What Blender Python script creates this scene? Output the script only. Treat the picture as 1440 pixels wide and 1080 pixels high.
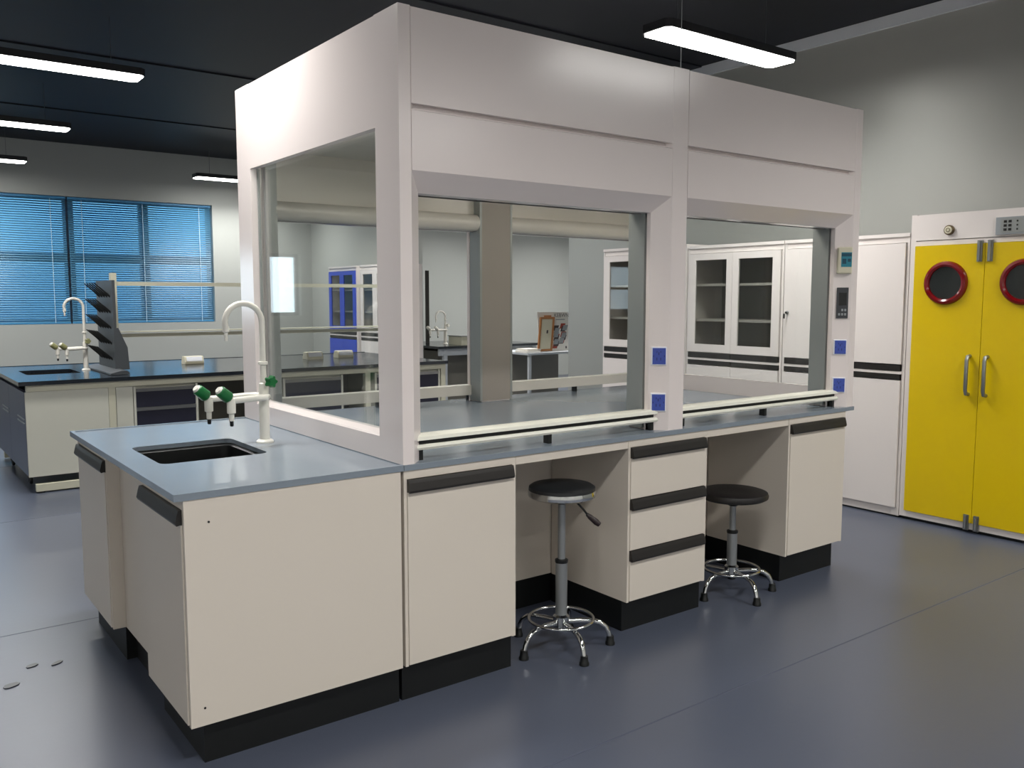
import bpy, bmesh, math, random
from mathutils import Vector, Matrix
random.seed(7)
for o in list(bpy.data.objects): bpy.data.objects.remove(o, do_unlink=True)
scene = bpy.context.scene
C = scene.collection
PI = math.pi

# ------------------------------------------------------------------ camera
cam_d = bpy.data.cameras.new('camera'); cam = bpy.data.objects.new('camera', cam_d); C.objects.link(cam)
cam_d.sensor_width = 36.0; cam_d.lens = 1223.0/1440*36.0; cam_d.clip_start = 0.05; cam_d.clip_end = 300
YAW, PIT = math.radians(36.935), math.radians(-5.626)
fw = Vector((math.sin(YAW)*math.cos(PIT), math.cos(YAW)*math.cos(PIT), math.sin(PIT)))
rt = Vector((math.cos(YAW), -math.sin(YAW), 0)); up = rt.cross(fw)
cam.matrix_world = Matrix(((rt.x, up.x, -fw.x, -1.467), (rt.y, up.y, -fw.y, -2.572), (rt.z, up.z, -fw.z, 1.419), (0, 0, 0, 1)))
scene.camera = cam

# ------------------------------------------------------------------ daylight (overcast sky) and exposure
world = bpy.data.worlds.new('overcast_sky'); scene.world = world; world.use_nodes = True
bg = world.node_tree.nodes['Background']; bg.inputs[0].default_value = (0.80, 0.90, 1.0, 1); bg.inputs[1].default_value = 5.0
LAMP_W = 34.0     # watts of each pendant lamp
LAMP = 17.0        # glow of its diffuser
vs = scene.view_settings
vs.view_transform = 'Standard'; vs.look = 'None'; vs.gamma = 1.0; vs.use_curve_mapping = False; vs.exposure = 0.0

# ------------------------------------------------------------------ materials
def lin(c):
    return tuple(((v/255)/12.92 if v/255 <= .04045 else ((v/255+.055)/1.055)**2.4) for v in c)
def mat(name, rgb, rough=.5, metal=0., spec=.5, var=.04, scale=6., bump=0., bscale=60., coat=0., coat_rough=.1):
    m = bpy.data.materials.new(name); m.use_nodes = True
    nt = m.node_tree; b = nt.nodes['Principled BSDF']
    col = lin(rgb)
    tc = nt.nodes.new('ShaderNodeTexCoord')
    n = nt.nodes.new('ShaderNodeTexNoise'); n.inputs['Scale'].default_value = scale; n.inputs['Detail'].default_value = 4
    nt.links.new(tc.outputs['Object'], n.inputs['Vector'])
    mx = nt.nodes.new('ShaderNodeMixRGB'); mx.inputs[1].default_value = (*[v*(1-var) for v in col], 1); mx.inputs[2].default_value = (*[min(1, v*(1+var)) for v in col], 1)
    nt.links.new(n.outputs['Fac'], mx.inputs[0]); nt.links.new(mx.outputs[0], b.inputs['Base Color'])
    b.inputs['Roughness'].default_value = rough; b.inputs['Metallic'].default_value = metal
    b.inputs['Specular IOR Level'].default_value = spec
    b.inputs['Coat Weight'].default_value = coat; b.inputs['Coat Roughness'].default_value = coat_rough
    if bump:
        n2 = nt.nodes.new('ShaderNodeTexNoise'); n2.inputs['Scale'].default_value = bscale; n2.inputs['Detail'].default_value = 2
        nt.links.new(tc.outputs['Object'], n2.inputs['Vector'])
        bp = nt.nodes.new('ShaderNodeBump'); bp.inputs['Strength'].default_value = bump; bp.inputs['Distance'].default_value = .002
        nt.links.new(n2.outputs['Fac'], bp.inputs['Height']); nt.links.new(bp.outputs[0], b.inputs['Normal'])
    return m
def emis(name, rgb, strength):
    m = bpy.data.materials.new(name); m.use_nodes = True; nt = m.node_tree
    b = nt.nodes['Principled BSDF']; b.inputs['Base Color'].default_value = (*lin(rgb), 1)
    b.inputs['Emission Color'].default_value = (*lin(rgb), 1); b.inputs['Emission Strength'].default_value = strength
    return m
def glass(name, tint=(.97, .985, .98), refl=1.0, ior=1.45, rough=.02):
    m = bpy.data.materials.new(name); m.use_nodes = True; nt = m.node_tree
    nt.nodes.remove(nt.nodes['Principled BSDF']); out = nt.nodes['Material Output']
    t = nt.nodes.new('ShaderNodeBsdfTransparent'); t.inputs[0].default_value = (*tint, 1)
    g = nt.nodes.new('ShaderNodeBsdfGlossy'); g.inputs['Roughness'].default_value = rough; g.inputs['Color'].default_value = (refl, refl, refl, 1)
    f = nt.nodes.new('ShaderNodeFresnel')
    ge = nt.nodes.new('ShaderNodeNewGeometry'); mr = nt.nodes.new('ShaderNodeMapRange')   # same reflectance from either side of the pane
    mr.inputs['To Min'].default_value = ior; mr.inputs['To Max'].default_value = 1/ior
    nt.links.new(ge.outputs['Backfacing'], mr.inputs['Value']); nt.links.new(mr.outputs[0], f.inputs['IOR'])
    mx = nt.nodes.new('ShaderNodeMixShader')
    nt.links.new(f.outputs[0], mx.inputs[0]); nt.links.new(t.outputs[0], mx.inputs[1]); nt.links.new(g.outputs[0], mx.inputs[2]); nt.links.new(mx.outputs[0], out.inputs[0])
    return m
def blind_mat(name, rgb, trans):
    m = bpy.data.materials.new(name); m.use_nodes = True; nt = m.node_tree
    b = nt.nodes['Principled BSDF']; out = nt.nodes['Material Output']
    b.inputs['Base Color'].default_value = (*lin(rgb), 1); b.inputs['Roughness'].default_value = .35
    t = nt.nodes.new('ShaderNodeBsdfTranslucent'); t.inputs[0].default_value = (*lin(rgb), 1)
    mx = nt.nodes.new('ShaderNodeMixShader'); mx.inputs[0].default_value = trans
    nt.links.new(b.outputs[0], mx.inputs[1]); nt.links.new(t.outputs[0], mx.inputs[2]); nt.links.new(mx.outputs[0], out.inputs[0])
    return m
M = {}
M['floor'] = mat('blue_grey_vinyl_floor', (74, 80, 95), .30, var=.06, scale=1.5, bump=.06, bscale=35, spec=.65)
M['seam'] = mat('vinyl_weld_seam', (70, 76, 92), .6)
M['ceiling'] = mat('dark_painted_ceiling', (24, 26, 33), .55, var=.10, scale=1.2, spec=.3)
M['wall'] = mat('grey_white_wall_paint', (168, 171, 167), .6, var=.02, scale=2)
M['panelwall'] = mat('glossy_grey_wall_panel', (160, 162, 157), .42, metal=.30, var=.02, scale=1.0, bump=.02, bscale=3)
M['whitewall'] = mat('white_wall_paint', (226, 224, 218), .6, var=.02, scale=2)
M['trim'] = mat('pale_trim', (190, 195, 200), .5)
M['cab'] = mat('warm_white_cabinet_steel', (214, 205, 193), .42, var=.015, scale=3, bump=.03, bscale=140)
M['cabw'] = mat('white_tall_cabinet_paint', (223, 216, 212), .35, var=.012, scale=3)
M['hood'] = mat('white_hood_powder_coat', (231, 221, 218), .2, var=.012, scale=2, bump=.03, bscale=160, spec=.8)
M['cream'] = mat('cream_sill_plastic', (230, 229, 216), .38, var=.01)
M['track'] = mat('grey_sash_track_aluminium', (150, 154, 152), .45, metal=.35, var=.02)
M['cover'] = mat('warm_grey_post_shade', (150, 143, 136), .5, var=.02)  # shade on the middle post's inner face, put into colour
M['liner'] = mat('grey_white_hood_liner', (204, 200, 192), .30, var=.02)
M['black'] = mat('black_plastic', (16, 18, 18), .35, var=.1)
M['kick'] = mat('black_toe_kick', (9, 11, 11), .45, var=.1)
M['handle'] = mat('dark_bronze_pull', (34, 31, 29), .35, var=.1)
M['top'] = mat('blue_grey_worktop', (128, 138, 148), .2, var=.03, scale=8, spec=.5)
M['epoxy'] = mat('black_epoxy_worktop', (34, 39, 45), .16, var=.08, scale=8)
M['white'] = mat('white_epoxy_coating', (232, 229, 220), .28, var=.01)
M['green'] = mat('green_tap_plastic', (18, 104, 52), .35, var=.05)
M['khaki'] = mat('dusty_tap_plastic', (150, 150, 105), .5, var=.05)
M['chrome'] = mat('chrome', (205, 207, 208), .10, metal=1., var=.02)
M['steel'] = mat('brushed_steel', (150, 152, 152), .32, metal=.9, var=.05)
M['sleeve'] = mat('grey_gas_sleeve', (150, 153, 154), .32, metal=.6, var=.03)
M['seat'] = mat('black_vinyl_seat', (30, 32, 34), .40, var=.1, bump=.05, bscale=200)
M['seat2'] = mat('black_pu_seat', (24, 21, 21), .5, var=.1, bump=.1, bscale=200)
M['maroon'] = mat('dark_lever_grip', (38, 26, 27), .45, var=.1)
M['yellow'] = mat('yellow_gas_cabinet_paint', (214, 184, 2), .28, var=.02, scale=2)
M['red'] = mat('dark_red_rubber_ring', (112, 8, 14), .16, var=.05, spec=.6)
M['darkglass'] = mat('dark_porthole_glass', (36, 40, 40), .12, var=.05)
M['grey'] = mat('mid_grey_plastic', (150, 155, 158), .4)
M['bronze'] = mat('dull_brass', (105, 88, 62), .4, metal=.6)
M['ivory'] = mat('ivory_plastic', (214, 208, 184), .4)
M['navy'] = mat('navy_drawer_front', (30, 31, 48), .4, var=.08)
M['slate'] = mat('slate_blue_door', (78, 84, 102), .4, var=.04)
M['frame'] = mat('cream_steel_frame', (196, 194, 174), .4, var=.02)
M['benchw'] = mat('pale_bench_panel', (196, 196, 184), .42, var=.02)
M['bluecab'] = mat('cobalt_blue_door', (52, 78, 190), .4, var=.04)
M['rack'] = mat('charcoal_polypropylene', (62, 66, 70), .45, var=.06)
M['socketblue'] = mat('blue_socket_insert', (62, 82, 168), .35, var=.05)
M['socketdark'] = mat('socket_slot_navy', (28, 36, 92), .5)
M['socketwhite'] = mat('white_socket_plate', (232, 234, 240), .35)
M['teal'] = mat('teal_sensor_face', (36, 130, 150), .3)
M['tealdark'] = mat('teal_sensor_print', (14, 72, 92), .3)
M['screen'] = mat('dark_lcd', (14, 16, 18), .12)
M['panel_grey'] = mat('charcoal_control_panel', (58, 60, 64), .35)
M['pane'] = glass('clear_glass')
M['cabpane'] = glass('grey_tinted_cabinet_glass', (.80, .81, .79), .8)
M['wpane'] = glass('window_glass', (.92, .96, .96))
M['wpane1'] = glass('blue_tinted_window_glass', (.40, .66, .80))
M['blind'] = blind_mat('sky_blue_blind_slat', (98, 155, 184), .5)
M['blindrail'] = mat('blue_blind_rail', (60, 130, 175), .4)
M['cord'] = mat('pale_blind_cord', (170, 205, 225), .6)
M['alu'] = mat('grey_window_aluminium', (90, 96, 102), .4, metal=.3)
M['lampbody'] = mat('black_lamp_housing', (34, 35, 38), .35)
M['lampglow'] = emis('white_lamp_diffuser', (255, 253, 248), LAMP)
M['hoodglow'] = emis('hood_fill_emitter', (255, 250, 238), 15.0)  # fill glow for the hood interior
M['wire'] = mat('thin_steel_wire', (120, 122, 125), .4, metal=.8)
M['paper'] = mat('white_paper', (228, 224, 216), .6)
M['wood'] = mat('orange_wood_frame', (178, 120, 72), .45, var=.15, scale=20)
M['printred'] = mat('red_print', (165, 70, 55), .6)
M['printdark'] = mat('dark_print', (70, 62, 62), .6)
M['concrete'] = mat('pale_outside_concrete', (150, 140, 134), .8)
M['inner'] = mat('cabinet_interior_grey', (140, 137, 128), .6)

# ------------------------------------------------------------------ geometry helpers
OFF = {}
def bm_new(): return bmesh.new()
def box(bm, x0, x1, y0, y1, z0, z1):
    vs_ = [bm.verts.new(p) for p in ((x0,y0,z0),(x1,y0,z0),(x1,y1,z0),(x0,y1,z0),(x0,y0,z1),(x1,y0,z1),(x1,y1,z1),(x0,y1,z1))]
    for f in ((3,2,1,0),(4,5,6,7),(0,1,5,4),(1,2,6,5),(2,3,7,6),(3,0,4,7)): bm.faces.new([vs_[i] for i in f])
    return bm
def prism(bm, poly, axis, a, b):
    """poly: 2-D points; axis 'x': (y,z), 'y': (x,z), 'z': (x,y)"""
    def P(p, t): return {'x': (t, p[0], p[1]), 'y': (p[0], t, p[1]), 'z': (p[0], p[1], t)}[axis]
    A = [bm.verts.new(P(p, a)) for p in poly]; B = [bm.verts.new(P(p, b)) for p in poly]
    n = len(poly)
    bm.faces.new(A); bm.faces.new(B[::-1])
    for i in range(n): bm.faces.new((A[i], B[i], B[(i+1) % n], A[(i+1) % n]))
    bmesh.ops.recalc_face_normals(bm, faces=bm.faces[:])
    return bm
def tube(bm, pts, r, seg=12, caps=True):
    pts = [Vector(p) for p in pts]; n = len(pts)
    rr = r if isinstance(r, (list, tuple)) else [r]*n
    rings = []; prev = None
    for i, p in enumerate(pts):
        t = (pts[min(i+1, n-1)] - pts[max(i-1, 0)]).normalized()
        if prev is None:
            a = Vector((0,0,1)) if abs(t.z) < .9 else Vector((1,0,0)); u = t.cross(a).normalized()
        else:
            u = prev - t*prev.dot(t); u.normalize()
        prev = u; v = t.cross(u)
        rings.append([bm.verts.new(p + (u*math.cos(2*PI*k/seg) + v*math.sin(2*PI*k/seg))*rr[i]) for k in range(seg)])
    for i in range(n-1):
        for k in range(seg): bm.faces.new((rings[i][k], rings[i][(k+1)%seg], rings[i+1][(k+1)%seg], rings[i+1][k]))
    if caps: bm.faces.new(rings[0][::-1]); bm.faces.new(rings[-1])
    return bm
def lathe(bm, prof, center=(0,0,0), seg=32, axis='z'):
    cx, cy, cz = center; rings = []
    def P(r, h, a):
        c, s = r*math.cos(a), r*math.sin(a)
        return {'z': (cx+c, cy+s, cz+h), 'y': (cx+c, cy+h, cz+s), 'x': (cx+h, cy+c, cz+s)}[axis]
    for r, h in prof:
        rings.append([bm.verts.new(P(max(r, 1e-4), h, 2*PI*k/seg)) for k in range(seg)])
    for i in range(len(rings)-1):
        for k in range(seg): bm.faces.new((rings[i][k], rings[i][(k+1)%seg], rings[i+1][(k+1)%seg], rings[i+1][k]))
    bm.faces.new(rings[0][::-1]); bm.faces.new(rings[-1])
    bmesh.ops.recalc_face_normals(bm, faces=bm.faces[:])
    return bm
def torus(bm, center, R, r, seg=40, s2=12, axis='z'):
    cx, cy, cz = center; V = []
    for i in range(seg):
        a = 2*PI*i/seg; row = []
        for k in range(s2):
            b = 2*PI*k/s2; d = R + r*math.cos(b); h = r*math.sin(b)
            c, s = d*math.cos(a), d*math.sin(a)
            row.append(bm.verts.new({'z': (cx+c, cy+s, cz+h), 'y': (cx+c, cy+h, cz+s), 'x': (cx+h, cy+c, cz+s)}[axis]))
        V.append(row)
    for i in range(seg):
        for k in range(s2): bm.faces.new((V[i][k], V[(i+1)%seg][k], V[(i+1)%seg][(k+1)%s2], V[i][(k+1)%s2]))
    bmesh.ops.recalc_face_normals(bm, faces=bm.faces[:])
    return bm
def rrect(x0, x1, y0, y1, r, n=5):
    pts = []
    for cx, cy, a0 in ((x1-r, y1-r, 0), (x0+r, y1-r, PI/2), (x0+r, y0+r, PI), (x1-r, y0+r, 1.5*PI)):
        for k in range(n+1): a = a0 + PI/2*k/n; pts.append((cx+r*math.cos(a), cy+r*math.sin(a)))
    return pts
def slab_hole(bm, outer, hole, z0, z1):
    """flat slab with one hole, outer and hole CCW lists of (x,y)"""
    tops = []
    for z in (z1, z0):
        o = [bm.verts.new((x, y, z)) for x, y in outer]; h = [bm.verts.new((x, y, z)) for x, y in hole]
        es = [bm.edges.new((o[i], o[(i+1)%len(o)])) for i in range(len(o))] + [bm.edges.new((h[i], h[(i+1)%len(h)])) for i in range(len(h))]
        bmesh.ops.triangle_fill(bm, use_beauty=True, use_dissolve=False, edges=es); tops.append((o, h))
    for q in (0, 1):
        a, b = tops[0][q], tops[1][q]
        for i in range(len(a)): bm.faces.new((a[i], b[i], b[(i+1)%len(a)], a[(i+1)%len(a)]))
    bmesh.ops.recalc_face_normals(bm, faces=bm.faces[:])
    return bm
def bevel(bm, w, seg=2):
    bmesh.ops.bevel(bm, geom=[e for e in bm.edges if len(e.link_faces) == 2 and e.calc_face_angle(0) > .5], offset=w, segments=seg, affect='EDGES', profile=.5, clamp_overlap=True)
    return bm
def obj(name, bm, material, parent=None, smooth=False, world=True):
    me = bpy.data.meshes.new(name)
    off = OFF.get(parent.name, Vector((0,0,0))) if (parent and world) else Vector((0,0,0))
    if off.length: bmesh.ops.translate(bm, vec=-off, verts=bm.verts[:])
    bm.to_mesh(me); bm.free()
    me.materials.append(M[material])
    if smooth:
        for p in me.polygons: p.use_smooth = True
        try: me.set_sharp_from_angle(angle=math.radians(38))
        except Exception: pass
    o = bpy.data.objects.new(name, me); C.objects.link(o)
    if parent: o.parent = parent; OFF[o.name] = off
    return o
def tag(o, label, cat, group=None):
    o['label'] = label; o['category'] = cat
    if group: o['group'] = group
    return o
def thing(name, label, cat, loc=(0,0,0), rotz=0., group=None, local=False):
    """Empty at the thing's base; parts are given in world coordinates unless local=True"""
    o = bpy.data.objects.new(name, None); C.objects.link(o); o.empty_display_size = .1
    o.location = loc; o.rotation_euler = (0, 0, rotz)
    OFF[o.name] = Vector((0,0,0)) if local else Vector(loc)
    return tag(o, label, cat, group)
def struct(name, bm, m, label=None):
    o = obj(name, bm, m); o['kind'] = 'structure'
    if label: o['label'] = label; o['category'] = name.split('_')[0]
    return o
def copy_tree(o, parent=None):
    c = o.copy(); C.objects.link(c); c.parent = parent
    for ch in list(o.children): copy_tree(ch, c)
    return c
def B(*boxes, bev=0.):
    bm = bm_new()
    for b in boxes: box(bm, *b)
    if bev: bevel(bm, bev)
    return bm
def text_bm(s, size, place):
    """text mesh in the x-z plane; place(x, h) -> world point"""
    cu = bpy.data.curves.new('txt', 'FONT'); cu.body = s; cu.size = size
    t = bpy.data.objects.new('txt', cu); C.objects.link(t)
    dg = bpy.context.evaluated_depsgraph_get(); me = bpy.data.meshes.new_from_object(t.evaluated_get(dg))
    bpy.data.objects.remove(t, do_unlink=True)
    bm = bm_new(); bm.from_mesh(me)
    for v in bm.verts: v.co = Vector(place(v.co.x, v.co.y))
    bpy.data.meshes.remove(me)
    return bm

# ------------------------------------------------------------------ the room
X0, X1, Y0, Y1, ZC = -5.4, 11.0, -5.7, 9.8, 3.37
XW = 4.38
floor = struct('floor', B((X0-.2, X1+.2, Y0-.2, Y1+.3, -.1, 0)), 'floor', 'blue grey sheet vinyl floor of the laboratory')
for y in (-2.75, -.62, 1.55, 3.7, 5.8):
    obj('weld_seam', B((X0, XW if y < 4.2 else X1, y-.003, y+.003, 0, .0006)), 'seam', floor)
ceiling = struct('ceiling', B((X0-.2, X1+.2, Y0-.2, Y1+.3, ZC, ZC+.1)), 'ceiling', 'dark painted laboratory ceiling')
for y in (2.6, 5.3, 7.7): obj('ceiling_beam', B((X0, X1, y-.09, y+.09, ZC-.012, ZC)), 'ceiling', ceiling)
# back wall with two window openings
W1 = (-1.25, 2.59, 1.09, 2.71); W2 = (-3.80, -2.2, 1.16, 2.08)
bm = bm_new()
for b in ((X0-.2, W2[0], 0, ZC), (W2[0], W2[1], 0, W2[2]), (W2[0], W2[1], W2[3], ZC), (W2[1], W1[0], 0, ZC),
          (W1[0], W1[1], 0, W1[2]), (W1[0], W1[1], W1[3], ZC), (W1[1], X1+.2, 0, ZC)):
    box(bm, b[0], b[1], Y1, Y1+.22, b[2], b[3])
struct('wall_back', bm, 'wall', 'pale grey back wall with the blue blinded window')
struct('wall_right', B((XW, XW+.1, Y0, 4.24, 0, ZC)), 'panelwall', 'glossy grey panel wall behind the tall cabinets')
struct('wall_left', B((X0-.2, X0, Y0, Y1, 0, ZC)), 'whitewall', 'white wall to the left')
struct('wall_front', B((X0-.2, XW+.1, Y0-.2, Y0, 0, ZC)), 'whitewall', 'white wall facing the hood')
struct('wall_partition', B((4.06, 4.16, 6.75, Y1, 0, ZC)), 'wall', 'pale grey partition behind the blue cabinet')
struct('wall_side', B((XW+.1, X1, 4.14, 4.24, 0, ZC)), 'wall', 'pale grey wall around the corner')
struct('wall_far', B((X1, X1+.2, 4.14, Y1, 0, ZC)), 'wall', 'pale grey far end wall')
struct('trim_1', B((XW-.025, XW, Y0, 4.24, ZC-.085, ZC-.004)), 'trim', 'pale cornice strip along the top of the panel wall')

def window(n, w, label, vm, hm):
    x0, x1, z0, z1 = w
    fr = struct('window_%d' % n, B((x0, x1, Y1+.10, Y1+.16, z0, z0+.05), (x0, x1, Y1+.10, Y1+.16, z1-.05, z1), (x0, x0+.05, Y1+.10, Y1+.16, z0+.05, z1-.05), (x1-.05, x1, Y1+.10, Y1+.16, z0+.05, z1-.05)), 'alu', label)
    xs = [x0+.05] + [v for m in vm for v in (m-.06, m+.06)] + [x1-.05]
    zs = [z0+.05] + [v for m in hm for v in (m-.05, m+.05)] + [z1-.05]
    for m in vm: obj('mullion', B((m-.06, m+.06, Y1+.10, Y1+.16, z0+.05, z1-.05)), 'alu', fr)
    for m in hm: obj('transom', B((x0+.05, x1-.05, Y1+.105, Y1+.155, m-.05, m+.05)), 'alu', fr)
    for i in range(0, len(xs), 2):
        for k in range(0, len(zs), 2): obj('pane', B((xs[i], xs[i+1], Y1+.126, Y1+.132, zs[k], zs[k+1])), 'wpane1' if n == 1 else 'wpane', fr)
window(1, W1, 'wide aluminium window behind the blue blinds', (-.5, .78, 1.70), (1.94,))
window(2, W2, 'small bare window further along the back wall', (), ())

def blind(x0, x1, z0, z1, label):
    y = Y1 + .045
    t = thing('venetian_blind', label, 'blind', ((x0+x1)/2, y, z0), group='blue venetian blinds')
    obj('head_rail', B((x0, x1, y-.02, y+.02, z1-.03, z1)), 'blindrail', t)
    obj('bottom_rail', B((x0, x1, y-.012, y+.012, z0, z0+.018)), 'blindrail', t)
    z = z0 + .03; me = None; pitch = .029
    a = math.radians(61); dy, dz = .0155*math.cos(a), .0155*math.sin(a)
    while z < z1 - .035:
        if me is None:
            bm = bm_new()
            prism(bm, [(-dy, -dz), (-dy*.1+.0012, dz*.1), (dy, dz), (dy-.0004, dz+.0005), (-dy*.1+.0006, dz*.1+.0010), (-dy-.0004, -dz+.0005)], 'x', x0-(x0+x1)/2+.004, x1-(x0+x1)/2-.004)
            o = obj('slat', bm, 'blind', t, world=False); me = o.data
        else:
            o = bpy.data.objects.new('slat', me); C.objects.link(o); o.parent = t
        o.location = (0, 0, z - z0); z += pitch
    for f in (.09, .5, .91):
        xx = x0 + (x1-x0)*f
        obj('cord', B((xx-.004, xx+.004, y-.0175, y-.0155, z0+.01, z1-.03)), 'cord', t)
blind(-1.24, .745, 1.095, 2.705, 'blue venetian blind closed over the left part of the window')
blind(.765, 2.58, 1.095, 2.705, 'blue venetian blind behind the peg drying rack and shelf rails')
# ground outside
gr = obj('outside_ground', B((-60, 60, Y1+.3, 120, -4.2, -4.0)), 'concrete'); gr['kind'] = 'structure'; gr['label'] = 'pale ground outside the windows'; gr['category'] = 'ground'

# ------------------------------------------------------------------ ceiling lamps
def make_lamp():
    t = thing('linear_pendant_lamp', 'x', 'lamp', local=True)
    L, Wd = .62, .118
    hexa = [(-L+.03, -Wd), (L-.03, -Wd), (L, -Wd+.03), (L, Wd-.03), (L-.03, Wd), (-L+.03, Wd), (-L, Wd-.03), (-L, -Wd+.03)]
    bm = bm_new(); prism(bm, hexa, 'z', .006, .055); obj('housing', bm, 'lampbody', t)
    bm = bm_new(); prism(bm, [(x*.985, y*.93) for x, y in hexa], 'z', 0, .006); obj('diffuser', bm, 'lampglow', t)
    ld = bpy.data.lights.new('lamp_light', 'AREA'); ld.shape = 'RECTANGLE'; ld.size = 2*L*.97; ld.size_y = 2*Wd*.9
    ld.energy = LAMP_W; ld.color = (1.0, .985, .955); ld.spread = math.radians(143)
    lo_ = bpy.data.objects.new('lamp_light', ld); C.objects.link(lo_); lo_.parent = t; lo_.location = (0, 0, -.002)
    for s in (-1, 1):
        bm = bm_new(); tube(bm, [(s*.42, 0, .055), (s*.42, 0, ZC-2.97)], .0025, 6); obj('suspension_wire', bm, 'wire', t)
    return t
lamp0 = make_lamp()
seen = {(-.36, 4.12): 'long white pendant lamp reaching in at the upper left, nearest of the row',
        (-.40, 6.52): 'white pendant lamp at the left edge, second of the left row',
        (-.42, 8.95): 'small far pendant lamp above the blue blinds at the left edge',
        (2.75, 9.05): 'far pendant lamp beside the top of the white hood',
        (2.97, 1.13): 'bright pendant lamp hanging over the hood by the panel wall'}
spots = list(seen) + [(2.8, 4.12), (2.8, 6.52), (-.36, 1.16), (-.36, -1.9), (2.82, -1.9), (-.36, -4.5), (2.82, -4.5), (-3.9, 4.12), (-3.9, -1.9), (-3.9, -4.5), (6.3, 6.3), (6.3, 8.3), (8.6, 6.4), (8.6, 8.3)]  # leftmost column and lamps beyond the panel wall are unseen, added as fill
for i, (x, y) in enumerate(spots):
    o = lamp0 if i == 0 else copy_tree(lamp0)
    o.location = (x, y, 2.97)
    o['label'] = seen.get((x, y), 'unseen black linear pendant lamp outside the picture'); o['group'] = 'linear pendant lamps'

# ------------------------------------------------------------------ main island: base cabinets
YC = -.003; ZT = .133; ZL = .80; ZW = .83
def pull(bm, x0, x1, zt, y=0.):
    """dark pull rail along the top of a front; local front facing -y at y"""
    prism(bm, [(y+.004, zt), (y-.008, zt), (y-.012, zt-.012), (y-.018, zt-.038), (y-.014, zt-.046), (y-.004, zt-.044), (y+.004, zt-.046)], 'x', x0, x1)
    return bm
def base_cab(label, w, d, loc, rotz=0, kind='door', kick_in=(.03, 0, 0), le=.012, re=.016):
    t = thing('base_cabinet' if kind == 'door' else 'drawer_unit', label, 'cabinet', loc, rotz, 'base units under the fume hood bench', local=True)
    obj('carcass', B((0, w, .016, d, ZT, ZW), (0, le, 0, .016, ZT, ZW), (w-re, w, 0, .016, ZT, ZW), (le, w-re, 0, .016, ZL, ZW)), 'cab', t)
    kf, kl, kr = kick_in
    bm = bm_new(); prism(bm, [(kl, kf), (w-kr, kf), (w-kr, d), (kl, d)], 'z', 0, ZT); obj('toe_kick', bm, 'kick', t)
    n = 1 if kind == 'door' else 3
    h = (ZL - ZT - .004)/n
    for i in range(n):
        z1 = ZL - .002 - i*h; z0 = z1 - h + .003
        f = obj('door' if n == 1 else 'drawer', B((le+.001, w-re-.001, -.004, .014, z0, z1-.044), bev=.0015), 'cab', t)
        bm = bm_new(); pull(bm, le+.001, w-re-.001, z1, -.002); h_ = obj('handle', bm, 'handle', f)
    return t
base_cab('white base cabinet with one door between the sink end and first stool', .481, .50, (0, YC, 0))
base_cab('white unit of three drawers between the two stools', 1.565-1.072, .50, (1.072, YC, 0), kind='drawers')
base_cab('white base cabinet with one door at the far right end of the bench', 2.658-2.169, .50, (2.169, YC, 0), kick_in=(.03, 0, .04))
# end units whose doors face left
t = base_cab('white corner base cabinet under the sink, its plain side facing forward', .467, .725, (-.737, .464, 0), -PI/2, kick_in=(.045, 0, .03), re=.018, le=.006)
for zz, xx in ((.757, -.665), (.188, -.695)):
    bm = bm_new(); lathe(bm, [(.0035, 0), (.0035, .002)], (.467+.001-.0015, xx+.737, zz), 10, 'x'); obj('screw_hole', bm, 'black', t, world=False)
base_cab('white corner base cabinet under the sink at the far end', .53, .725, (-.737, 1.515, 0), -PI/2, kick_in=(.045, .03, 0), re=.012, le=.018)
t = thing('sink_access_panel', 'white recessed panel between the two end cabinets below the sink', 'panel', (-.69, .725, 0))
obj('panel', B((-.69, -.672, .467, .982, ZT, ZW)), 'cab', t)
obj('toe_kick', B((-.655, -.64, .467, .982, 0, ZT)), 'kick', t)
for x0, x1, lb in ((.483, 1.070, 'beige back panel of the knee space behind the chrome rimmed stool'), (1.567, 2.167, 'beige back panel of the knee space behind the plain black stool')):
    t = thing('knee_space_panel', lb, 'panel', ((x0+x1)/2, .51, 0))
    obj('panel', B((x0-.03, x1+.03, .507, .525, ZT, ZW)), 'cab', t)
    obj('skirting', B((x0-.03, x1+.03, .509, .525, 0, ZT)), 'kick', t)
    obj('apron', B((x0, x1, YC+.001, YC+.019, ZL-.004, ZW)), 'cab', t)
# worktops
t = thing('sink_worktop', 'blue grey worktop slab with the sink cutout beside the hood', 'worktop', (-.38, .76, ZW))
bm = bm_new(); hole = rrect(-.655, -.268, .525, .955, .035)
slab_hole(bm, [(-.764, -.006), (-.001, -.006), (-.001, 1.522), (-.764, 1.522)], hole, ZW, .847)
obj('slab', bm, 'top', t)
bm = B((-.764, -.748, -.006, 1.522, .847, .8515), (-.748, -.001, -.006, .010, .847, .8515), (-.748, -.001, 1.506, 1.522, .847, .8515), bev=.0015)
obj('raised_edge', bm, 'top', t)
t = thing('hood_worktop', 'long blue grey worktop running under the fume hood', 'worktop', (1.36, .76, ZW))
obj('slab', B((.0, 2.726, -.008, 1.528, ZW, .850), bev=.002), 'top', t)
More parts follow.
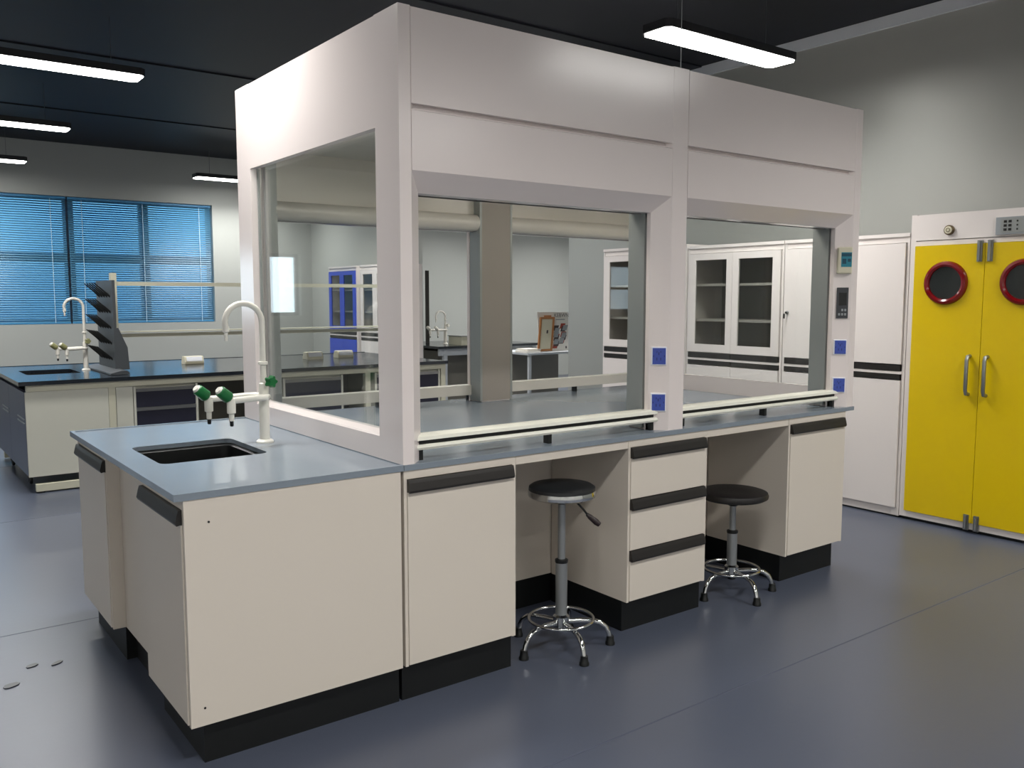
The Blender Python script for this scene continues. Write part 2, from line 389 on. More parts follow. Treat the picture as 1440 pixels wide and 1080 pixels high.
# sink basin
t = thing('sink_basin', 'black sink basin set into the blue grey worktop', 'sink', (-.46, .74, .62))
bm = bm_new()
lo = []
for (x0, x1, y0, y1, r, z) in ((-.658, -.265, .522, .958, .036, .8255), (-.648, -.275, .532, .948, .04, .819), (-.64, -.283, .54, .94, .05, .64), (-.60, -.32, .58, .90, .05, .625)):
    lo.append([bm.verts.new((x, y, z)) for x, y in rrect(x0, x1, y0, y1, r)])
for a, b in zip(lo, lo[1:]):
    for i in range(len(a)): bm.faces.new((a[i], a[(i+1)%len(a)], b[(i+1)%len(a)], b[i]))
bm.faces.new(lo[-1]); ob = obj('bowl', bm, 'black', t, smooth=True)
md = ob.modifiers.new('wall', 'SOLIDIFY'); md.thickness = .004; md.offset = 1
bm = bm_new(); lathe(bm, [(.035, 0), (.035, .004), (.02, .006)], (-.46, .74, .6245), 20); obj('drain', bm, 'steel', t, smooth=True)

# ------------------------------------------------------------------ laboratory taps
def knob(bm, base, d, r=.0235, ln=.056):
    base, d = Vector(base), Vector(d).normalized()
    tube(bm, [base, base+d*.006, base+d*.008, base+d*(ln-.004), base+d*ln], [r*.7, r*.95, r, r*.92, r*.75], 10)
    return bm
def lab_tap(label, loc, gooseneck_h, kn='green', s=1.0):
    t = thing('laboratory_tap', label, 'tap', loc, local=True)
    bm = bm_new(); lathe(bm, [(.034, 0), (.034, .006), (.028, .012), (.020, .014), (.0205, .13), (.018, .235), (.013, .24), (.013, .27)], seg=20); obj('column', bm, 'white', t, smooth=True)
    R = .073; top = gooseneck_h - R
    pts = [(0, 0, .26), (0, 0, .30), (0, 0, .40), (0, 0, top)] + [(-R+R*math.cos(a), 0, top+R*math.sin(a)) for a in [PI*k/14 for k in range(1, 15)]] + [(-2*R+.003, 0, top-.02)]
    bm = bm_new(); tube(bm, pts, .0115, 12); g = obj('gooseneck', bm, 'white', t, smooth=True)
    bm = bm_new(); lathe(bm, [(.013, 0), (.013, -.02), (.0075, -.024), (.006, -.055), (.005, -.056)], (-2*R+.003, 0, top-.015), 12); obj('spout_tip', bm, 'white', g, smooth=True)
    bm = bm_new(); lathe(bm, [(.014, .31), (.019, .312), (.019, .322), (.014, .324)], seg=16); obj('collar', bm, 'white', g, smooth=True)
    for sy, ex in ((-1, -.150), (1, -.200)):
        y1 = .055*sy
        pts = [(0, 0, .185), (.004, y1*.55, .185), (-.012, y1*.92, .185), (-.045, y1, .186), (-.10, y1, .184), (ex, y1, .182)]
        bm = bm_new(); tube(bm, pts, .0125, 12); a = obj('side_arm', bm, 'white', t, smooth=True)
        bm = bm_new(); lathe(bm, [(.013, .192), (.0165, .188), (.0165, .135), (.010, .132), (.010, .105), (.007, .103)], (ex, y1, 0), 14); obj('valve_body', bm, 'white', a, smooth=True)
        bm = bm_new(); lathe(bm, [(.0075, .104), (.0075, .088), (.006, .084)], (ex, y1, 0), 10); obj('nozzle_tip', bm, 'black', a, smooth=True)
        bm = bm_new(); knob(bm, (ex-.004, y1, .190), (-.75, -.15, .62)); obj('valve_knob', bm, kn, a, smooth=True)
        bm = bm_new(); d = Vector((-.75, -.15, .62)).normalized(); p = Vector((ex-.004, y1, .190)); tube(bm, [p+d*.055, p+d*.063], [.018, .013], 10); obj('knob_cap', bm, 'white', a, smooth=True)
    bm = bm_new(); tube(bm, [(0, 0, .245), (.012, -.03, .245)], .010, 10); v = obj('column_valve', bm, 'white', t, smooth=True)
    bm = bm_new(); d = Vector((.35, -.93, 0)).normalized()
    star = []
    for k in range(24):
        a = 2*PI*k/24; r = .021 + .005*math.cos(5*a); star.append((r*math.cos(a), r*math.sin(a)))
    u = Vector((0, 0, 1)).cross(d).normalized(); w = Vector((0, 0, 1)); c0 = Vector((.012, -.03, .245))
    A = [bm.verts.new(c0+u*x+w*z) for x, z in star]; Bv = [bm.verts.new(c0+d*.024+u*x*.9+w*z*.9) for x, z in star]
    bm.faces.new(A); bm.faces.new(Bv[::-1])
    for i in range(24): bm.faces.new((A[i], Bv[i], Bv[(i+1)%24], A[(i+1)%24]))
    bmesh.ops.recalc_face_normals(bm, faces=bm.faces[:]); obj('star_knob', bm, kn, v, smooth=True)
    return t
lab_tap('white gooseneck tap with green knobs on the blue grey sink worktop', (-.192, .765, .8472), .552)

# ------------------------------------------------------------------ fume hood
HL, HW, HH = 2.721, 1.52, 2.378
hood = thing('fume_hood', 'large white two bay fume hood with glass ends on the island bench', 'fume hood', (HL/2, HW/2, .85))
def fy(y, back): return HW - y if back else y
for back in (False, True):
    S = lambda poly: [(x, fy(y, back)) for x, y in poly]
    ends = [[(0, 0), (.045, 0), (.108, .063), (.108, .085), (.096, .085), (.096, .165), (0, .165)],
            [(HL-x, y) for x, y in [(0, 0), (.053, 0), (.115, .063), (.115, .085), (.103, .085), (.103, .165), (0, .165)]]]
    mid = [(1.312, 0), (1.403, 0), (1.465, .063), (1.465, .085), (1.453, .085), (1.453, .185), (1.262, .185), (1.262, .085), (1.25, .085), (1.25, .063)]
    for poly in ends + [mid]:
        bm = bm_new(); prism(bm, S(poly), 'z', .85, HH); obj('post', bm, 'hood', hood)
    ya, yb = sorted((fy(.185, back), fy(.191, back)))
    obj('post_inner_shade', B((1.252, 1.463, ya, yb, .856, 2.10)), 'cover', hood)  # darker sheet standing in for the shade on the post's inner face
    # sash tracks (grey aluminium, behind a dark gap)
    for x0, x1 in ((.06, .112), (1.248, 1.262), (1.453, 1.467), (HL-.119, HL-.065)):
        ya, yb = sorted((fy(.096, back), fy(.192, back)))
        obj('sash_track', B((x0, x1, ya, yb, .856, 2.10)), 'track', hood)
    for bx0, bx1 in ((.047, 1.310), (1.405, HL-.055)):
        g = .0015
        # upper and lower front panels with a slot between
        pr = [(0, 2.066), (.0, HH-.004), (.02, HH-.004), (.02, 2.066)]
        bm = bm_new(); prism(bm, [(fy(y, back), z) for y, z in pr], 'x', bx0+g, bx1-g); obj('upper_panel', bm, 'hood', hood)
        pr = [(0, 1.847), (0, 2.043), (.006, 2.047), (.024, 2.047), (.024, 2.075), (.028, 2.075), (.028, 1.84), (.066, 1.795), (.155, 1.795), (.155, 1.78), (.064, 1.78)]
        bm = bm_new(); prism(bm, [(fy(y, back), z) for y, z in pr], 'x', bx0+g, bx1-g); obj('header_panel', bm, 'hood', hood)
        # inner liner of the header with a rolled lip
        lip = [(.15+.045*math.cos(a), 1.825+.045*math.sin(a)) for a in [(-90+15*k)*PI/180 for k in range(0, 13)]]
        pr = [(.12, 1.78)] + lip + [(.135, 1.87), (.135, 2.10), (.12, 2.10)]
        bm = bm_new(); prism(bm, [(fy(y, back), z) for y, z in pr], 'x', bx0+.06, bx1-.06); obj('header_liner', bm, 'liner', hood, smooth=True)
        # airfoil sill: two cream bars with a dark gap on small black feet
        x0, x1 = bx0+.03, bx1-.03
        def yb_(a, b): return sorted((fy(a, back), fy(b, back)))
        up_ = [(.030, .922), (.034, .934), (.050, .940), (.095, .938), (.100, .930), (.100, .922)]
        bm = bm_new(); prism(bm, [(fy(y, back), z) for y, z in up_], 'x', x0, x1); s = obj('airfoil_sill', bm, 'cream', hood)
        lo_ = [(.034, .888), (.030, .896), (.036, .906), (.085, .906), (.085, .888)]
        bm = bm_new(); prism(bm, [(fy(y, back), z) for y, z in lo_], 'x', x0, x1); obj('lower_bar', bm, 'cream', s)
        a, b = yb_(.100, .104); obj('sill_inner_panel', B((x0, x1, a, b, .884, .938)), 'liner', s)
        a, b = yb_(.045, .075); obj('spacer', B((x0, x1, a, b, .906, .922)), 'black', s)
        for xx in (x0+.012, (x0+x1)/2, x1-.03): obj('sill_foot', B((xx, xx+.018, a, b, .85, .888)), 'black', s)
# ends
for right in (False, True):
    f = (lambda x: HL-x) if right else (lambda x: x)
    def bx(a, b, *r):
        a, b = sorted((f(a), f(b))); return (a, b) + r
    obj('end_top_panel', B(bx(.0, .03, .165, HW-.165, 2.004, HH-.002)), 'hood', hood)
    bm = bm_new(); prism(bm, [(f(0), .85), (f(0), .930), (f(.005), .936), (f(.036), .946), (f(.06), .946), (f(.06), .85)], 'y', .165, HW-.165); obj('end_bottom_rail', bm, 'hood', hood)
    obj('end_pane', B(bx(.040, .046, .150, HW-.150, .93, 2.05)), 'pane', hood)
    for ya in (.165, HW-.175): obj('glazing_bead', B(bx(.030, .040, ya, ya+.010, .946, 2.004)), 'track', hood)
obj('roof', B((.005, HL-.005, .005, HW-.005, HH-.012, HH-.001)), 'hood', hood)
obj('liner_ceiling', B((.05, HL-.05, .12, HW-.12, 2.10, 2.115)), 'liner', hood)
for x in (.68, 2.04):
    bm = bm_new(); lathe(bm, [(.20, 0), (.19, -.015), (.15, -.06), (.145, -.06), (.145, -.001)], (x, .76, 2.10), 36); obj('exhaust_collar', bm, 'liner', hood, smooth=True)
    obj('hood_fill_glow', B((x-.32, x+.32, .30, .42, 2.07, 2.10), bev=.006), 'hoodglow', hood)  # glowing box added to brighten the liner and worktop inside the hood
# front panel between posts: sockets and controls on the slanted jamb of the middle and right post
def jamb(x_in, run):
    """frame of a slanted jamb: returns place(u along slope from inner edge, out, z)"""
    A = Vector((x_in, .063, 0)); Bq = Vector((x_in+run, 0, 0)); d = (Bq-A).normalized(); n = Vector((d.y, -d.x, 0)); 
    if n.y > 0: n = -n
    Ld = (Bq-A).length
    return lambda u, o, z: A + d*(u*Ld) + n*o + Vector((0, 0, z))
def slab_on(pl, u0, u1, o0, o1, z0, z1):
    bm = bm_new()
    v = [bm.verts.new(pl(u, o, z)) for u, o, z in ((u0,o0,z0),(u1,o0,z0),(u1,o1,z0),(u0,o1,z0),(u0,o0,z1),(u1,o0,z1),(u1,o1,z1),(u0,o1,z1))]
    for fc in ((3,2,1,0),(4,5,6,7),(0,1,5,4),(1,2,6,5),(2,3,7,6),(3,0,4,7)): bm.faces.new([v[i] for i in fc])
    bmesh.ops.recalc_face_normals(bm, faces=bm.faces[:])
    return bm
def socket(pl, zc, u0=.12, u1=.86):
    h = .040
    p = obj('power_socket', bevel(slab_on(pl, u0, u1, -.001, .006, zc-h, zc+h), .002), 'socketwhite', hood)
    p['label'] = 'white plate of a blue mains socket'
    du = (u1-u0)
    obj('socket_face', bevel(slab_on(pl, u0+du*.09, u1-du*.05, .005, .0085, zc-h+.005, zc+h-.005), .001), 'socketblue', p)
    for a, b, w, hh in ((.5, .011, .05, .006), (.36, -.012, .05, .006), (.64, -.012, .05, .006), (.36, .018, .04, .004), (.64, .018, .04, .004), (.12, 0, .04, .004), (.90, 0, .04, .004)):
        u = u0+du*(.06+a*.88); obj('socket_slot', slab_on(pl, u-du*w/2, u+du*w/2, .0084, .0088, zc+b-hh, zc+b+hh), 'socketdark', p)
plm = jamb(1.25, .062); plr = jamb(HL-.115, .062)
for z in (1.172, .972): socket(plm, z)
for z in (1.165, .966): socket(plr, z)
# dark controller
ctl = obj('controller', bevel(slab_on(plr, .20, .86, -.001, .007, 1.315, 1.475), .002), 'panel_grey', hood); ctl['label'] = 'dark controller with a small screen and buttons'
obj('screen', slab_on(plr, .32, .76, .0068, .0078, 1.383, 1.448), 'screen', ctl)
for r_, row in enumerate(((.53, .70), (.36, .53, .70))):
    for u in row: obj('button', bevel(slab_on(plr, u-.055, u+.055, .0068, .0095, 1.358-.022*r_-.006, 1.358-.022*r_+.006), .001), 'grey', ctl)
# airflow alarm with teal face
al = obj('airflow_alarm', bevel(slab_on(plr, .14, .98, -.001, .022, 1.545, 1.682), .008, 3), 'ivory', hood); al['label'] = 'pale airflow alarm with a teal face'
obj('alarm_face', slab_on(plr, .34, .93, .0215, .0228, 1.58, 1.655), 'teal', al)
bm = slab_on(plr, .36, .91, .0226, .0232, 1.634, 1.650); obj('alarm_print', bm, 'tealdark', al)
bm = slab_on(plr, .40, .62, .0226, .0232, 1.596, 1.622); obj('alarm_print', bm, 'tealdark', al)
bm = slab_on(plr, .70, .88, .0226, .0232, 1.606, 1.622); obj('alarm_print', bm, 'tealdark', al)
# thin wire from the middle of the hood up to the ceiling
bm = bm_new(); tube(bm, [(1.372, .02, HH), (1.372, .02, ZC)], .0022, 6); o = obj('ceiling_wire', bm, 'wire'); tag(o, 'thin wire running from the hood top up to the ceiling', 'wire')

# ------------------------------------------------------------------ stools
def stool(label, loc, seat_z, seat_r, rim, a0, lever):
    t = thing('lab_stool', label, 'stool', (loc[0], loc[1], 0), 0, 'round stools at the bench', local=True)
    zs = seat_z
    if rim:
        bm = bm_new(); lathe(bm, [(seat_r*.2, zs-.032), (seat_r*.9, zs-.034), (seat_r, zs-.026), (seat_r*1.005, zs-.012), (seat_r*.985, zs-.002), (seat_r*.8, zs-.001)], seg=40); obj('chrome_rim', bm, 'chrome', t, smooth=True)
        bm = bm_new(); lathe(bm, [(seat_r*.5, zs-.004), (seat_r*.985, zs-.004), (seat_r*.975, zs+.010), (seat_r*.90, zs+.017), (seat_r*.5, zs+.019)], seg=40); obj('seat', bm, 'seat', t, smooth=True)
    else:
        bm = bm_new(); lathe(bm, [(seat_r*.5, zs-.026), (seat_r*.9, zs-.025), (seat_r*.99, zs-.016), (seat_r, zs-.004), (seat_r*.97, zs+.008), (seat_r*.88, zs+.013), (seat_r*.4, zs+.009), (.01, zs+.008)], seg=40); obj('seat', bm, 'seat2', t, smooth=True)
    bm = bm_new(); lathe(bm, [(.028, zs-.030), (.028, zs-.052), (.022, zs-.060)], seg=18); obj('seat_mount', bm, 'black', t, smooth=True)
    zm = .36 if seat_z > .6 else .30
    bm = bm_new(); lathe(bm, [(.0155, zm-.02), (.0155, zs-.05)], seg=18); obj('gas_lift', bm, 'sleeve', t, smooth=True)
    bm = bm_new(); lathe(bm, [(.024, .10), (.0245, zm)], seg=20); c = obj('column', bm, 'sleeve', t, smooth=True)
    bm = bm_new(); lathe(bm, [(.026, zm-.008), (.027, zm-.004), (.027, zm+.004), (.018, zm+.008)], seg=20); obj('collar', bm, 'black', c, smooth=True)
    bm = bm_new(); lathe(bm, [(.022, .075), (.032, .082), (.034, .128), (.025, .136)], seg=20); obj('hub', bm, 'chrome', t, smooth=True)
    RR = .132; zr = .118
    bm = bm_new(); torus(bm, (0, 0, zr), RR, .0068, 48, 10); obj('foot_ring', bm, 'chrome', t, smooth=True)
    for k in range(5):
        a = math.radians(a0 + 72*k); cx, sx = math.cos(a), math.sin(a)
        prof = [(.025, .104), (.08, .106), (.125, .104), (.158, .096), (.182, .078), (.196, .052), (.203, .022)]
        bm = bm_new(); tube(bm, [(r*cx, r*sx, z) for r, z in prof], .0105, 10); l = obj('leg', bm, 'chrome', t, smooth=True)
        bm = bm_new(); lathe(bm, [(.020, 0), (.020, .010), (.0165, .016), (.0150, .036), (.0125, .038)], (.204*cx, .204*sx, 0), 14); obj('rubber_foot', bm, 'black', l, smooth=True)
    if lever:
        dx, dy = rt.x, rt.y
        pts = [(.02*dx, .02*dy, zs-.042), (.055*dx, .055*dy, zs-.050), (.085*dx, .085*dy, zs-.082), (.105*dx, .105*dy, zs-.108)]
        bm = bm_new(); tube(bm, pts, .0045, 8); l = obj('height_lever', bm, 'black', t, smooth=True)
        p = Vector(pts[-1]); d = Vector((.72*dx, .72*dy, -.60)).normalized()
        bm = bm_new(); tube(bm, [p-d*.005, p+d*.01, p+d*.045, p+d*.062], [.007, .0105, .013, .010], 10); obj('lever_grip', bm, 'maroon', l, smooth=True)
    return t
stool('round stool with chrome rimmed black seat and height lever', (.765, .062), .655, .137, True, -176, True)
stool('lower round stool with plain black seat right of the drawers', (1.855, .075), .487, .165, False, -178, False)

# ------------------------------------------------------------------ tall cabinets on the right wall (local: front faces -y, then turned)
XF = 3.87
def tall_cab(name, label, w, loc, glazed, group=None, doorm='cabw', h=1.83, d=.42, lock=False, low=None):
    t = thing(name, label, 'cabinet', loc, -PI/2, group, local=True)
    tk = .018
    obj('carcass', B((0, tk, .0, d, .012, h-.022), (w-tk, w, 0, d, .012, h-.022), (tk, w-tk, d-.012, d, .012, h-.022), (tk, w-tk, .004, d-.012, .012, .062), (tk, w-tk, .02, d-.012, .93, .95), (tk, w-tk, .004, d-.012, h-.06, h-.022)), 'cabw', t)
    obj('top_cap', B((0, w, -.006, d, h-.022, h), bev=.003), 'cabw', t)
    obj('plinth', B((.01, w-.01, .01, d, 0, .012)), 'black', t)
    m = w/2
    for s, (x0, x1) in enumerate(((tk+.004, m-.0015), (m+.0015, w-tk-.004))):
        z0, z1 = .998, h-.064
        if glazed:
            fx0, fx1 = (x0+.068, x1-.055) if s == 0 else (x0+.055, x1-.068)
            gz0, gz1 = z0+.062, z1-.050
            dr = obj('upper_door', B((x0, fx0, -.014, .004, z0, z1), (fx1, x1, -.014, .004, z0, z1), (fx0, fx1, -.014, .004, z0, gz0), (fx0, fx1, -.014, .004, gz1, z1)), doorm, t)
            obj('pane', B((fx0, fx1, -.006, -.002, gz0, gz1)), 'cabpane', dr)
        else:
            dr = obj('upper_door', B((x0, x1, -.014, .004, z0, z1), bev=.002), doorm, t)
        lw = obj('lower_door', B((x0, x1, -.014, .004, .066, .893), bev=.002), doorm if low is None else low, t)
        obj('pull_strip', B((x0+.004, x1-.004, -.012, .012, .952, .992)), 'handle', dr)
        obj('pull_strip', B((x0+.004, x1-.004, -.012, .012, .899, .934)), 'handle', lw)
        if lock and s == 0:
            bm = bm_new(); lathe(bm, [(.011, -.014), (.011, -.024), (.008, -.026)], (x0+.022, 0, 1.318), 14, 'y'); k = obj('lock', bm, 'steel', dr, smooth=True)
            bm = B((x0+.020, x0+.024, -.042, -.024, 1.312, 1.324)); box(bm, x0+.010, x0+.020, -.048, -.040, 1.275, 1.310); obj('key', bm, 'black', dr)
    if not glazed: obj('fill_rail', B((m-.012, m+.012, .004, .02, .06, h-.06)), 'cabw', t)
    obj('mid_rail', B((tk, w-tk, -.010, .004, .934, .952)), 'cabw', t)
    if glazed:
        obj('inner_back', B((tk, w-tk, d-.02, d-.012, .95, h-.06)), 'inner', t)
        for z in (1.238, 1.515): obj('shelf', B((tk, w-tk, .03, d-.02, z, z+.018)), 'cabw', t)
    return t
G = 'tall white cabinets along the panel wall'
tall_cab('storage_cabinet', 'tall white cabinet with solid doors beside the yellow cabinet', .925, (XF, 1.275, 0), False, G, lock=True)
tall_cab('glazed_cabinet', 'tall white cabinet with two glazed doors seen through the right hood bay', .905, (XF, 2.185, 0), True, G)
tall_cab('glazed_cabinet', 'tall white glazed cabinet at the far end, seen through the left hood bay', .975, (XF, 3.170, 0), True, G, h=1.85)
# cabinets far behind
tall_cab('glazed_cabinet', 'cobalt blue cabinet with two glazed doors behind the black bench', .80, (3.60, 8.23, 0), True, 'far cabinets by the partition', 'bluecab')
tall_cab('glazed_cabinet', 'far pale cabinet with glazed doors beside the cobalt blue one', .80, (3.60, 7.33, 0), True, 'far cabinets by the partition')

# yellow gas cabinet
YW = .925
t = thing('gas_cylinder_cabinet', 'yellow two door gas cabinet with red rimmed round windows', 'cabinet', (XF, .345, 0), -PI/2, local=True)
d = .46; h = 1.936
obj('carcass', B((0, YW, .02, d, .02, h), (0, .034, 0, .02, .02, h), (YW-.034, YW, 0, .02, .02, h), (.034, YW-.034, 0, .02, .02, .058), (.034, YW-.034, 0, .02, 1.744, 1.772)), 'cabw', t)
obj('header_box', B((.034, YW-.034, -.004, .02, 1.776, h-.004), bev=.002), 'cabw', t)
obj('plinth', B((.012, YW-.012, .02, d, 0, .02)), 'black', t)
m = YW/2
for s, (x0, x1) in enumerate(((.036, m-.0015), (m+.0015, YW-.036))):
    dr = obj('door', B((x0, x1, -.012, .016, .062, 1.742), bev=.002), 'yellow', t)
    cx = .238 if s == 0 else YW-.238
    bm = bm_new(); lathe(bm, [(.096, -.012), (.100, -.030), (.112, -.036), (.126, -.032), (.133, -.020), (.133, -.012)], (cx, 0, 1.512), 44, 'y')
    obj('porthole_ring', bm, 'red', dr, smooth=True)
    bm = bm_new(); lathe(bm, [(.105, -.011), (.105, -.020), (.0, -.020)], (cx, 0, 1.512), 44, 'y'); obj('porthole_glass', bm, 'darkglass', dr)
    hx = m - .058 if s == 0 else m + .045
    bm = bm_new(); tube(bm, [(hx, -.012, 1.075), (hx, -.040, 1.072), (hx, -.050, 1.05), (hx, -.050, .87), (hx, -.040, .848), (hx, -.012, .845)], .0115, 10)
    obj('pull_handle', bm, 'steel', dr, smooth=True)
    for za, zb in ((1.635, 1.760), (.018, .112)):
        lx = m - .030 if s == 0 else m + .030
        o = obj('barrel_bolt', B((lx-.015, lx+.015, -.020, -.004, za, zb), bev=.003), 'steel', dr)
        bm = bm_new(); tube(bm, [(lx, -.026, za+.006), (lx, -.026, zb-.006)], .008, 8); obj('bolt_pin', bm, 'steel', dr, smooth=True)
bm = bm_new(); lathe(bm, [(.030, -.004), (.030, -.018), (.025, -.022)], (.243, 0, 1.831), 28, 'y'); k = obj('indicator_bezel', bm, 'bronze', t, smooth=True)
bm = bm_new(); lathe(bm, [(.023, -.020), (.022, -.026), (.012, -.028)], (.243, 0, 1.831), 24, 'y'); obj('indicator_face', bm, 'ivory', k, smooth=True)
bm = bm_new(); torus(bm, (.243, -.028, 1.831), .011, .002, 20, 6, 'y'); obj('indicator_ring', bm, 'bronze', k, smooth=True)
kp = obj('keypad', B((.517, .72, -.020, -.003, 1.786, 1.885), bev=.003), 'grey', t)
obj('keypad_face', B((.545, .71, -.022, -.019, 1.795, 1.878)), 'track', kp)
for i in range(2):
    for j in range(3):
        for q in range(1): obj('key', B((.562+i*.026, .578+i*.026, -.024, -.0215, 1.806+j*.023, 1.820+j*.023)), 'black', kp)
for j in range(3): obj('key', B((.632, .640, -.024, -.0215, 1.808+j*.023, 1.818+j*.023)), 'black', kp)

# ------------------------------------------------------------------ black topped island bench behind
BZ = .82; BX0, BX1, BY0, BY1 = -.57, 3.08, 4.50, 6.25
t = lab_bench = thing('laboratory_bench', 'long black topped bench on a cream steel frame below the blue blinds', 'bench', (1.25, 5.4, 0))
bm = bm_new(); slab_hole(bm, [(BX0, BY0), (BX1, BY0), (BX1, BY1), (BX0, BY1)], rrect(-.42, -.03, 5.17, 5.66, .03), BZ-.028, BZ-.003); obj('worktop', bm, 'epoxy', t)
obj('raised_edge', B((BX0, BX0+.016, BY0, BY1, BZ-.003, BZ+.001), (BX0+.016, BX1, BY0, BY0+.016, BZ-.003, BZ+.001), (BX0+.016, BX1, BY1-.016, BY1, BZ-.003, BZ+.001)), 'epoxy', t)
t = thing('bench_sink', 'black sink let into the left end of the black bench', 'sink', (-.22, 5.41, .6))
bm = bm_new(); lo = []
for (x0, x1, y0, y1, r, z) in ((-.43, -.02, 5.16, 5.67, .03, BZ-.029), (-.42, -.03, 5.17, 5.66, .04, .64), (-.38, -.07, 5.21, 5.62, .04, .62)):
    lo.append([bm.verts.new((x, y, z)) for x, y in rrect(x0, x1, y0, y1, r)])
for a, b in zip(lo, lo[1:]):
    for i in range(len(a)): bm.faces.new((a[i], a[(i+1)%len(a)], b[(i+1)%len(a)], b[i]))
bm.faces.new(lo[-1]); ob = obj('bowl', bm, 'black', t)
md = ob.modifiers.new('wall', 'SOLIDIFY'); md.thickness = .004; md.offset = 1
# steel frame
t = lab_bench
obj('front_beam', B((BX0+.05, BX1-.02, BY0+.02, BY0+.06, .745, BZ-.03)), 'frame', t)
obj('rear_beam', B((BX0+.05, BX1-.02, BY1-.06, BY1-.02, .745, BZ-.03)), 'frame', t)
for x in (.03, 1.30, 2.2, BX1-.07):
    for yy in (BY0+.022, BY1-.07): obj('leg', B((x, x+.05, yy, yy+.05, 0, .745)), 'frame', t)
obj('foot_rail', B((-.49, BX1-.02, BY0+.0, BY0+.05, .012, .065), bev=.004), 'frame', t)
obj('foot_rail', B((-.49, BX1-.02, BY1-.05, BY1, .012, .065), bev=.004), 'frame', t)
for x in (-.46, .8, 2.0, 3.0):
    bm = bm_new(); lathe(bm, [(.03, 0), (.03, .008), (.012, .013)], (x, BY0+.025, 0), 14); obj('levelling_foot', bm, 'black', t)
# sink end cabinet with slate doors facing left
t = thing('bench_sink_cabinet', 'pale cabinet with slate blue doors at the left end of the black bench', 'cabinet', (-.26, 5.37, .12))
obj('side_panel', B((-.530, .028, BY0+.022, BY0+.040, .12, .743), bev=.002), 'benchw', t)
obj('side_panel', B((-.530, .028, BY1-.058, BY1-.040, .12, .743), bev=.002), 'benchw', t)
obj('inner_panel', B((.010, .028, BY0+.040, BY1-.058, .12, .743)), 'benchw', t)
obj('bottom_panel', B((-.505, .010, BY0+.040, BY1-.058, .12, .138)), 'benchw', t)
for y0, y1 in ((BY0+.042, 5.36), (5.364, BY1-.06)):
    dr = obj('door', B((-.532, -.506, y0, y1, .125, .740)), 'slate', t)
    for z in (.505, .535): obj('pull_line', B((-.538, -.531, y0+.02, y0+.36, z, z+.008)), 'grey', dr)
for y in (5.82, 4.9):
    bm = bm_new(); torus(bm, (-.47, y, .035), .022, .013, 18, 8, 'x'); c = obj('caster', bm, 'black', t, smooth=True)
    obj('caster_fork', B((-.49, -.45, y-.012, y+.012, .05, .125)), 'black', c)
def drawers(label, x0, x1, zs, m='navy', side=None):
    t = thing('bench_drawer_unit', label, 'cabinet', ((x0+x1)/2, BY0+.3, .15))
    obj('carcass', B((x0, x1, BY0+.05, BY0+.58, .15, .74), (x0, x0+.018, BY0+.028, BY0+.05, .15, .74), (x1-.018, x1, BY0+.028, BY0+.05, .15, .74)), 'benchw', t)
    for z0, z1 in zs:
        dr = obj('drawer', B((x0+.020, x1-.020, BY0+.030, BY0+.05, z0, z1)), m, t)
        obj('rail', B((x0+.018, x1-.018, BY0+.022, BY0+.05, z1+.002, z1+.028)), 'steel', dr)
ZS = ((.575, .695), (.41, .545), (.16, .38))
t = thing('bench_side_panel', 'narrow pale panel between the sink cabinet and navy drawers', 'panel', (.15, BY0+.1, .12))
obj('panel', B((.085, .205, BY0+.028, BY0+.20, .12, .742), bev=.002), 'benchw', t)
drawers('navy fronted drawer unit under the black bench behind the green tap knobs', .21, .70, ZS)
drawers('navy fronted drawer unit under the black bench seen through the end glass', 1.42, 1.98, ZS)
drawers('navy fronted drawer unit at the right end of the black bench', 2.30, 3.00, ZS)
t = thing('bench_back_panel', 'grey panel closing the knee space of the black bench', 'panel', (1.1, 5.38, 0))
obj('panel', B((.1, 3.04, 5.36, 5.38, .02, .785)), 'inner', t)

lab_tap('white gooseneck tap with dusty knobs beside the peg drying rack', (.054, 5.42, BZ-.0028), .60, 'khaki')
# peg drying rack
t = thing('peg_drying_rack', 'charcoal peg drying rack standing on the black bench', 'drying rack', (.2, 5.28, BZ))
obj('board', B((.19, .212, 4.99, 5.57, BZ+.012, 1.565), bev=.003), 'rack', t)
for row in range(5):
    z = 1.43 - row*.128
    for k in range(5):
        y = 5.08 + k*.092
        bm = bm_new(); tube(bm, [(.195, y, z), (.15, y, z+.045), (.085, y, z+.105), (.075, y, z+.113)], [.0085, .0065, .005, .003], 7); obj('peg', bm, 'black', t, smooth=True)
bm = bm_new(); prism(bm, [(.10, BZ), (.24, BZ), (.24, BZ+.012), (.22, BZ+.03), (.18, BZ+.03), (.10, BZ+.012)], 'y', 4.74, 5.70); obj('drip_tray', bm, 'rack', t)
for y in (4.99, 5.55):
    bm = bm_new(); prism(bm, [(.212, BZ+.02), (.30, BZ+.02), (.29, BZ+.20), (.225, BZ+.36), (.212, BZ+.36)], 'y', y, y+.02); obj('brace', bm, 'rack', t)
# reagent shelf rails
t = thing('reagent_shelf', 'grey steel shelf frame with two long rails above the black bench', 'shelf', (1.65, 5.30, BZ))
for x in (.245, 2.95): obj('upright', B((x, x+.045, 5.27, 5.33, BZ, 1.63), bev=.006), 'frame', t)
obj('rail', B((.29, 2.95, 5.285, 5.315, 1.525, 1.558), bev=.004), 'frame', t)
obj('rail', B((.29, 2.95, 5.285, 5.315, 1.090, 1.120), bev=.004), 'frame', t)
obj('shelf_lip', B((.29, 2.95, 5.26, 5.34, 1.132, 1.142), bev=.002), 'frame', t)
